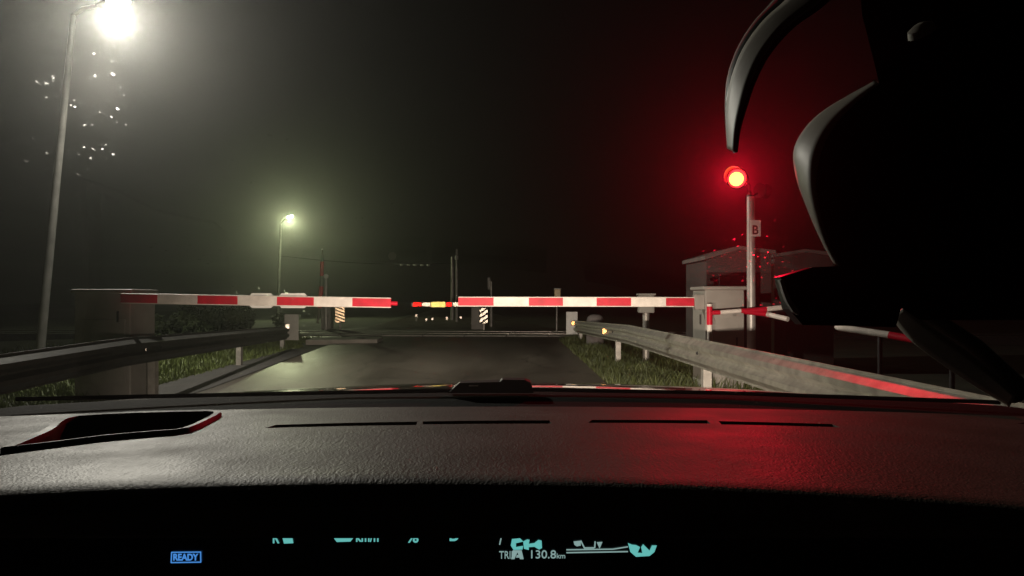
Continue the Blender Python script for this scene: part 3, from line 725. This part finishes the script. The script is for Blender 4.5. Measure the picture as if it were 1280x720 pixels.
for j in range(NV+1):
    for i in range(NU+1):
        uu = -1+2*i/NU; vv = j/NV
        x = uu*(.76-.10*vv); y = 1.20-.86*vv-.10*uu*uu*(1-.3*vv); z = 1.005+.57*vv+.025*math.sin(math.pi*vv)-.03*uu*uu*vv
        vs.append((x, y, z))
for j in range(NV):
    for i in range(NU): k = j*(NU+1)+i; fs.append((k, k+1, k+NU+2, k+NU+1))
ws = mesh_obj('windscreen', vs, fs, screen_mat(), car); ws.data.polygons.foreach_set('use_smooth', [True]*len(fs))
# black ceramic band and cowl at the foot of the glass
mb = MB(); prev = None
for i in range(33):
    x = -.85+1.7*i/32; q = (x/.85)**2
    ring = [mb.bm.verts.new((x, 1.155-.10*q, .95)), mb.bm.verts.new((x, 1.155-.10*q, 1.0275-.014*q)), mb.bm.verts.new((x, 1.22-.10*q, 1.026-.012*q)), mb.bm.verts.new((x, 1.32-.10*q, 1.0310-.014*q)), mb.bm.verts.new((x, 1.40-.10*q, 1.0255-.014*q)), mb.bm.verts.new((x, 1.42-.10*q, .95))]
    if prev:
        for k in range(6): mb.bm.faces.new((prev[k], ring[k], ring[(k+1) % 6], prev[(k+1) % 6]))
    prev = ring
mb.build('cowl', cowl_pl, car, smooth=True)
# wiper
wp = MB()
wp.prism([(gx(561, 1.3), hz(490, 1.3)), (gx(575, 1.3), hz(477.5, 1.3)), (gx(625, 1.3), hz(476.2, 1.3)), (gx(628, 1.3), hz(473.4, 1.3)), (gx(656, 1.3), hz(473.8, 1.3)), (gx(663, 1.3), hz(477, 1.3)), (gx(667, 1.3), hz(490, 1.3))], .035, 'y', 1.285)
wb = wp.build('wiper', black_rub, car)
MB().tube([at(640, 487, 1.30), at(430, 490.5, 1.29), at(20, 499, 1.20)], .0035, 8).build('wiper_blade', black_rub, car, smooth=True)
MB().tube([at(660, 487, 1.31), at(900, 491, 1.29), at(1250, 503, 1.20)], .0035, 8).build('wiper_blade', black_rub, car, smooth=True)
MB().box(at(592, 482, 1.284), (.016, .006, .002)).build('wiper_clip', pole_grey, wb)
# bonnet
paint = mat('bonnet paint', (.10, .10, .105), .22, metal=.35, coat=1.0)
mb = MB(); prev = None
for i in range(41):
    x = -.80+1.6*i/40; q = (x/.8)**2; col = []
    for k in range(15):
        s = k/14; y = 1.44-.10*q*(1-s)+s*.95
        z = 1.0240-.034*s*.95-.13*(s*.95)**2 - .016*q - .05*q*s
        col.append(mb.bm.verts.new((x, y, z)))
    if prev:
        for k in range(14): mb.bm.faces.new((prev[k], col[k], col[k+1], prev[k+1]))
    prev = col
bon = mb.build('bonnet', paint, car, smooth=True)
# nose, sides, roof and pillars of the body
mb = MB()
for sx in (-1, 1):
    prof = [(.30, .25), (2.2, .25), (2.42, .45), (2.40, .74), (1.9, .88), (1.42, .985), (1.05, 1.0), (-.6, 1.0), (-.6, .25)]
    a = [mb.bm.verts.new((sx*.80, y, z)) for y, z in prof]; b = [mb.bm.verts.new((sx*.87, y, z-.01)) for y, z in prof]
    mb.bm.faces.new(a); mb.bm.faces.new(b[::-1])
    for i in range(len(prof)): j = (i+1) % len(prof); mb.bm.faces.new((a[i], a[j], b[j], b[i]))
mb.build('body_side', paint, car)
MB().box((0, 2.44, .52), (1.62, .06, .42), None, .02).build('bumper', paint, car)
roofp = MB()
prev = None
for i in range(17):
    x = -.70+1.4*i/16; q = (x/.70)**2
    ring = [roofp.bm.verts.new((x, y, z-.05*q)) for y, z in ((.37-.07*q, 1.565), (.33-.07*q, 1.60), (-.2, 1.63), (-.8, 1.62), (-.8, 1.58), (-.2, 1.59))]
    if prev:
        for k in range(6): roofp.bm.faces.new((prev[k], ring[k], ring[(k+1) % 6], prev[(k+1) % 6]))
    prev = ring
roofp.build('roof', black_pl, car, smooth=True)
for sx in (-1, 1):
    MB().tube([(sx*.85, 1.13, .98), (sx*.755, .72, 1.27), (sx*.70, .30, 1.53), (sx*.69, -.1, 1.56)], [.045, .04, .04, .045], 10).build('pillar', black_pl, car, smooth=True)
# headlamps: low beams, each with an added plate blocking upward light
for sx in (-1, 1):
    hpz = Vector((sx*.62, 2.40, .66))
    h = MB().box(hpz+Vector((0, .05, 0)), (.30, .03, .14), None, .012).build('headlight', mat('headlight reflector', (.6, .6, .6), .2, metal=.8), car)
    MB().box(hpz+Vector((0, .35, .125)), (.5, .004, .13)).build('beam_block_plate', black_pl, h)  # unseen plate added ahead of the lamp to block upward light
    l = bpy.data.lights.new('headlight_beam', 'SPOT'); l.energy = P_HEAD; l.color = (1, .80, .66); l.spot_size = math.radians(76); l.spot_blend = 1.0; l.shadow_soft_size = .03
    lo = bpy.data.objects.new('headlight_beam', l); C.objects.link(lo); lo.location = hpz+Vector((0, .10, 0))
    lo.rotation_euler = (math.radians(90-13.0), 0, math.radians(0)); lo.parent = h

# ------------------------------------------------------------------ phone holder on the windscreen at the right
gloss_bl = mat('gloss black plastic', (.006, .006, .006), .3)
grey_highlight = mat('grey trim plastic', (.28, .26, .22), .5, var=.15, vscale=30)  # grey colour carries the lamp highlights on the black holder
mt_ = thing('phone_holder', tuple(at(1150, 200, .46)), 'black phone holder with highlights painted grey on its curved edges filling the upper right of the view', 'phone holder')
def resample(pts, n):
    pts = [Vector(p) for p in pts]; out = []
    d = [0]
    for a, b in zip(pts[:-1], pts[1:]): d.append(d[-1]+(b-a).length)
    for k in range(n):
        t = d[-1]*k/(n-1); i = max(j for j in range(len(d)-1) if d[j] <= t+1e-9); f = (t-d[i])/(d[i+1]-d[i])
        p0, p1, p2, p3 = pts[max(i-1, 0)], pts[i], pts[i+1], pts[min(i+2, len(pts)-1)]
        out.append(.5*((2*p1)+(p2-p0)*f+(2*p0-5*p1+4*p2-p3)*f*f+(3*p1-p0-3*p2+p3)*f**3))
    return out
def shell(outer, inner, Yo, Yi, fr, parent, bulge=.006, n=40):
    "curved side wall between the rear edge and the front edge of a moulding, in strips"
    o = [at(a[0], a[1], Yo) for a in resample(outer, n)]; q = [at(a[0], a[1], Yi) for a in resample(inner, n)]
    for name, f0, f1, m_ in fr:
        mb = MB(); K = 5; grid = []
        for a, b in zip(o, q):
            row = []
            for k in range(K):
                f = f0+(f1-f0)*k/(K-1); p = a.lerp(b, f)
                p = p+Vector((-.7, 0, .3))*bulge*math.sin(math.pi*f)*min(1, (a-b).length/.03)
                row.append(mb.bm.verts.new(p))
            grid.append(row)
        for i in range(n-1):
            for k in range(K-1): mb.bm.faces.new((grid[i][k], grid[i+1][k], grid[i+1][k+1], grid[i][k+1]))
        ob = mb.build(name, m_, parent, smooth=True)
        sd_ = ob.modifiers.new('thick', 'SOLIDIFY'); sd_.thickness = .0015; sd_.offset = 0
red_reflection = mat('red reflection', (.35, .01, .02), .4)  # red reflection on the rim put in as a coloured strip
oa = [(1000, -45), (968, 0), (943, 28), (924, 58), (912, 90), (908, 118), (910, 150), (918, 188)]
ia = [(1062, -45), (1027, 0), (986, 32), (957, 66), (940, 100), (929, 135), (922, 163), (919, 190)]
lip_ = [(p.x, p.y) for p in resample(ia, 40)]; lip_in = [(p[0]+3+5*math.sin(math.pi*(1-k/39)*.5), p[1]+4*(1-k/39)) for k, p in enumerate(lip_)]
hs = MB().prism([(gx(a, .446), hz(b, .446)) for a, b in lip_+lip_in[::-1]], .004, 'y', .446).build('hoop', gloss_bl, mt_)
shell(oa, ia, .50, .446, [('rim', 0, .16, grey_highlight), ('red_reflection', .16, .30, red_reflection), ('groove', .30, .48, gloss_bl), ('inner_rim', .48, 1, grey_highlight)], hs)
ob_ = [(1098, 103), (1060, 121), (1026, 142), (1004, 165), (993, 190), (996, 220), (1006, 250), (1022, 285), (1047, 330)]
ib_ = [(1099, 105), (1070, 129), (1045, 155), (1030, 181), (1022, 210), (1020, 240), (1026, 275), (1035, 305), (1049, 332)]
hpoly = [(gx(a, .488), hz(b, .488)) for a, b in [(p.x, p.y) for p in resample(ib_, 40)]+[(1075, 350), (1150, 400), (1330, 400), (1330, -45), (1072, -45), (1078, 20), (1092, 75)]]
mb = MB().prism(hpoly, .01, 'y', .488)
for v in mb.bm.verts:
    if v.co.y > .492: v.co.x = .30+(v.co.x-.30)*.7; v.co.z = 1.28+(v.co.z-1.28)*.9      # sides fall away behind the face
bh = mb.build('housing', gloss_bl, mt_)
shell(ob_, ib_, .53, .488, [('highlight', 0, 1, grey_highlight)], bh, .004)
MB().lathe([(.008, 0), (.007, .004), (.003, .006)], at(1153, 42, .44), (-.5, -.3, .75), 20).build('glint_knob', grey_highlight, mt_, smooth=True)  # glint on the black face built as a small grey knob
cl = MB().prism([(gx(a, .47), hz(b, .47)) for a, b in ((976, 346), (1016, 334), (1105, 330), (1135, 350), (1120, 409), (1003, 406), (986, 386))], .012, 'y', .47).build('clamp', gloss_bl, mt_)
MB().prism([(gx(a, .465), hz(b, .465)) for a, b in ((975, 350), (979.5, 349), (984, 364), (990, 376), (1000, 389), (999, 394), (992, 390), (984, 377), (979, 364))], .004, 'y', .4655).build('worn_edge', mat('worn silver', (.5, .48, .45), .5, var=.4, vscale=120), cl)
ar = MB().tube([at(1150, 392, .56), at(1215, 436, .56), at(1275, 492, .56)], [.008, .009, .010], 16).build('arm', mat('arm plastic', (.05, .045, .04), .5), mt_, smooth=True)
shell([(1113, 394), (1140, 426), (1200, 470), (1262, 508)], [(1131, 385), (1168, 411), (1222, 450), (1270, 494)], .56, .535, [('arm_lit_edge', 0, 1, grey_highlight)], ar, .0, 24)  # lit edge of the arm put in as a lighter grey strip

# ------------------------------------------------------------------ haze added to give the lamps their windscreen glare
hzb = MB().box((0, 60, 4.6), (302, 302, 12.2)).build('haze', None)
m = bpy.data.materials.new('glare haze'); m.use_nodes = True; n = m.node_tree; n.nodes.clear()
out = n.nodes.new('ShaderNodeOutputMaterial'); pv = n.nodes.new('ShaderNodeVolumePrincipled')
pv.inputs['Color'].default_value = (.93, .95, .90, 1); pv.inputs['Density'].default_value = HAZE_DENSITY; pv.inputs['Anisotropy'].default_value = HAZE_G
n.links.new(pv.outputs[0], out.inputs['Volume'])
hzb.data.materials.append(m); tag(hzb, 'thin haze added for the windscreen glare round the lamps', 'haze', kind='stuff')
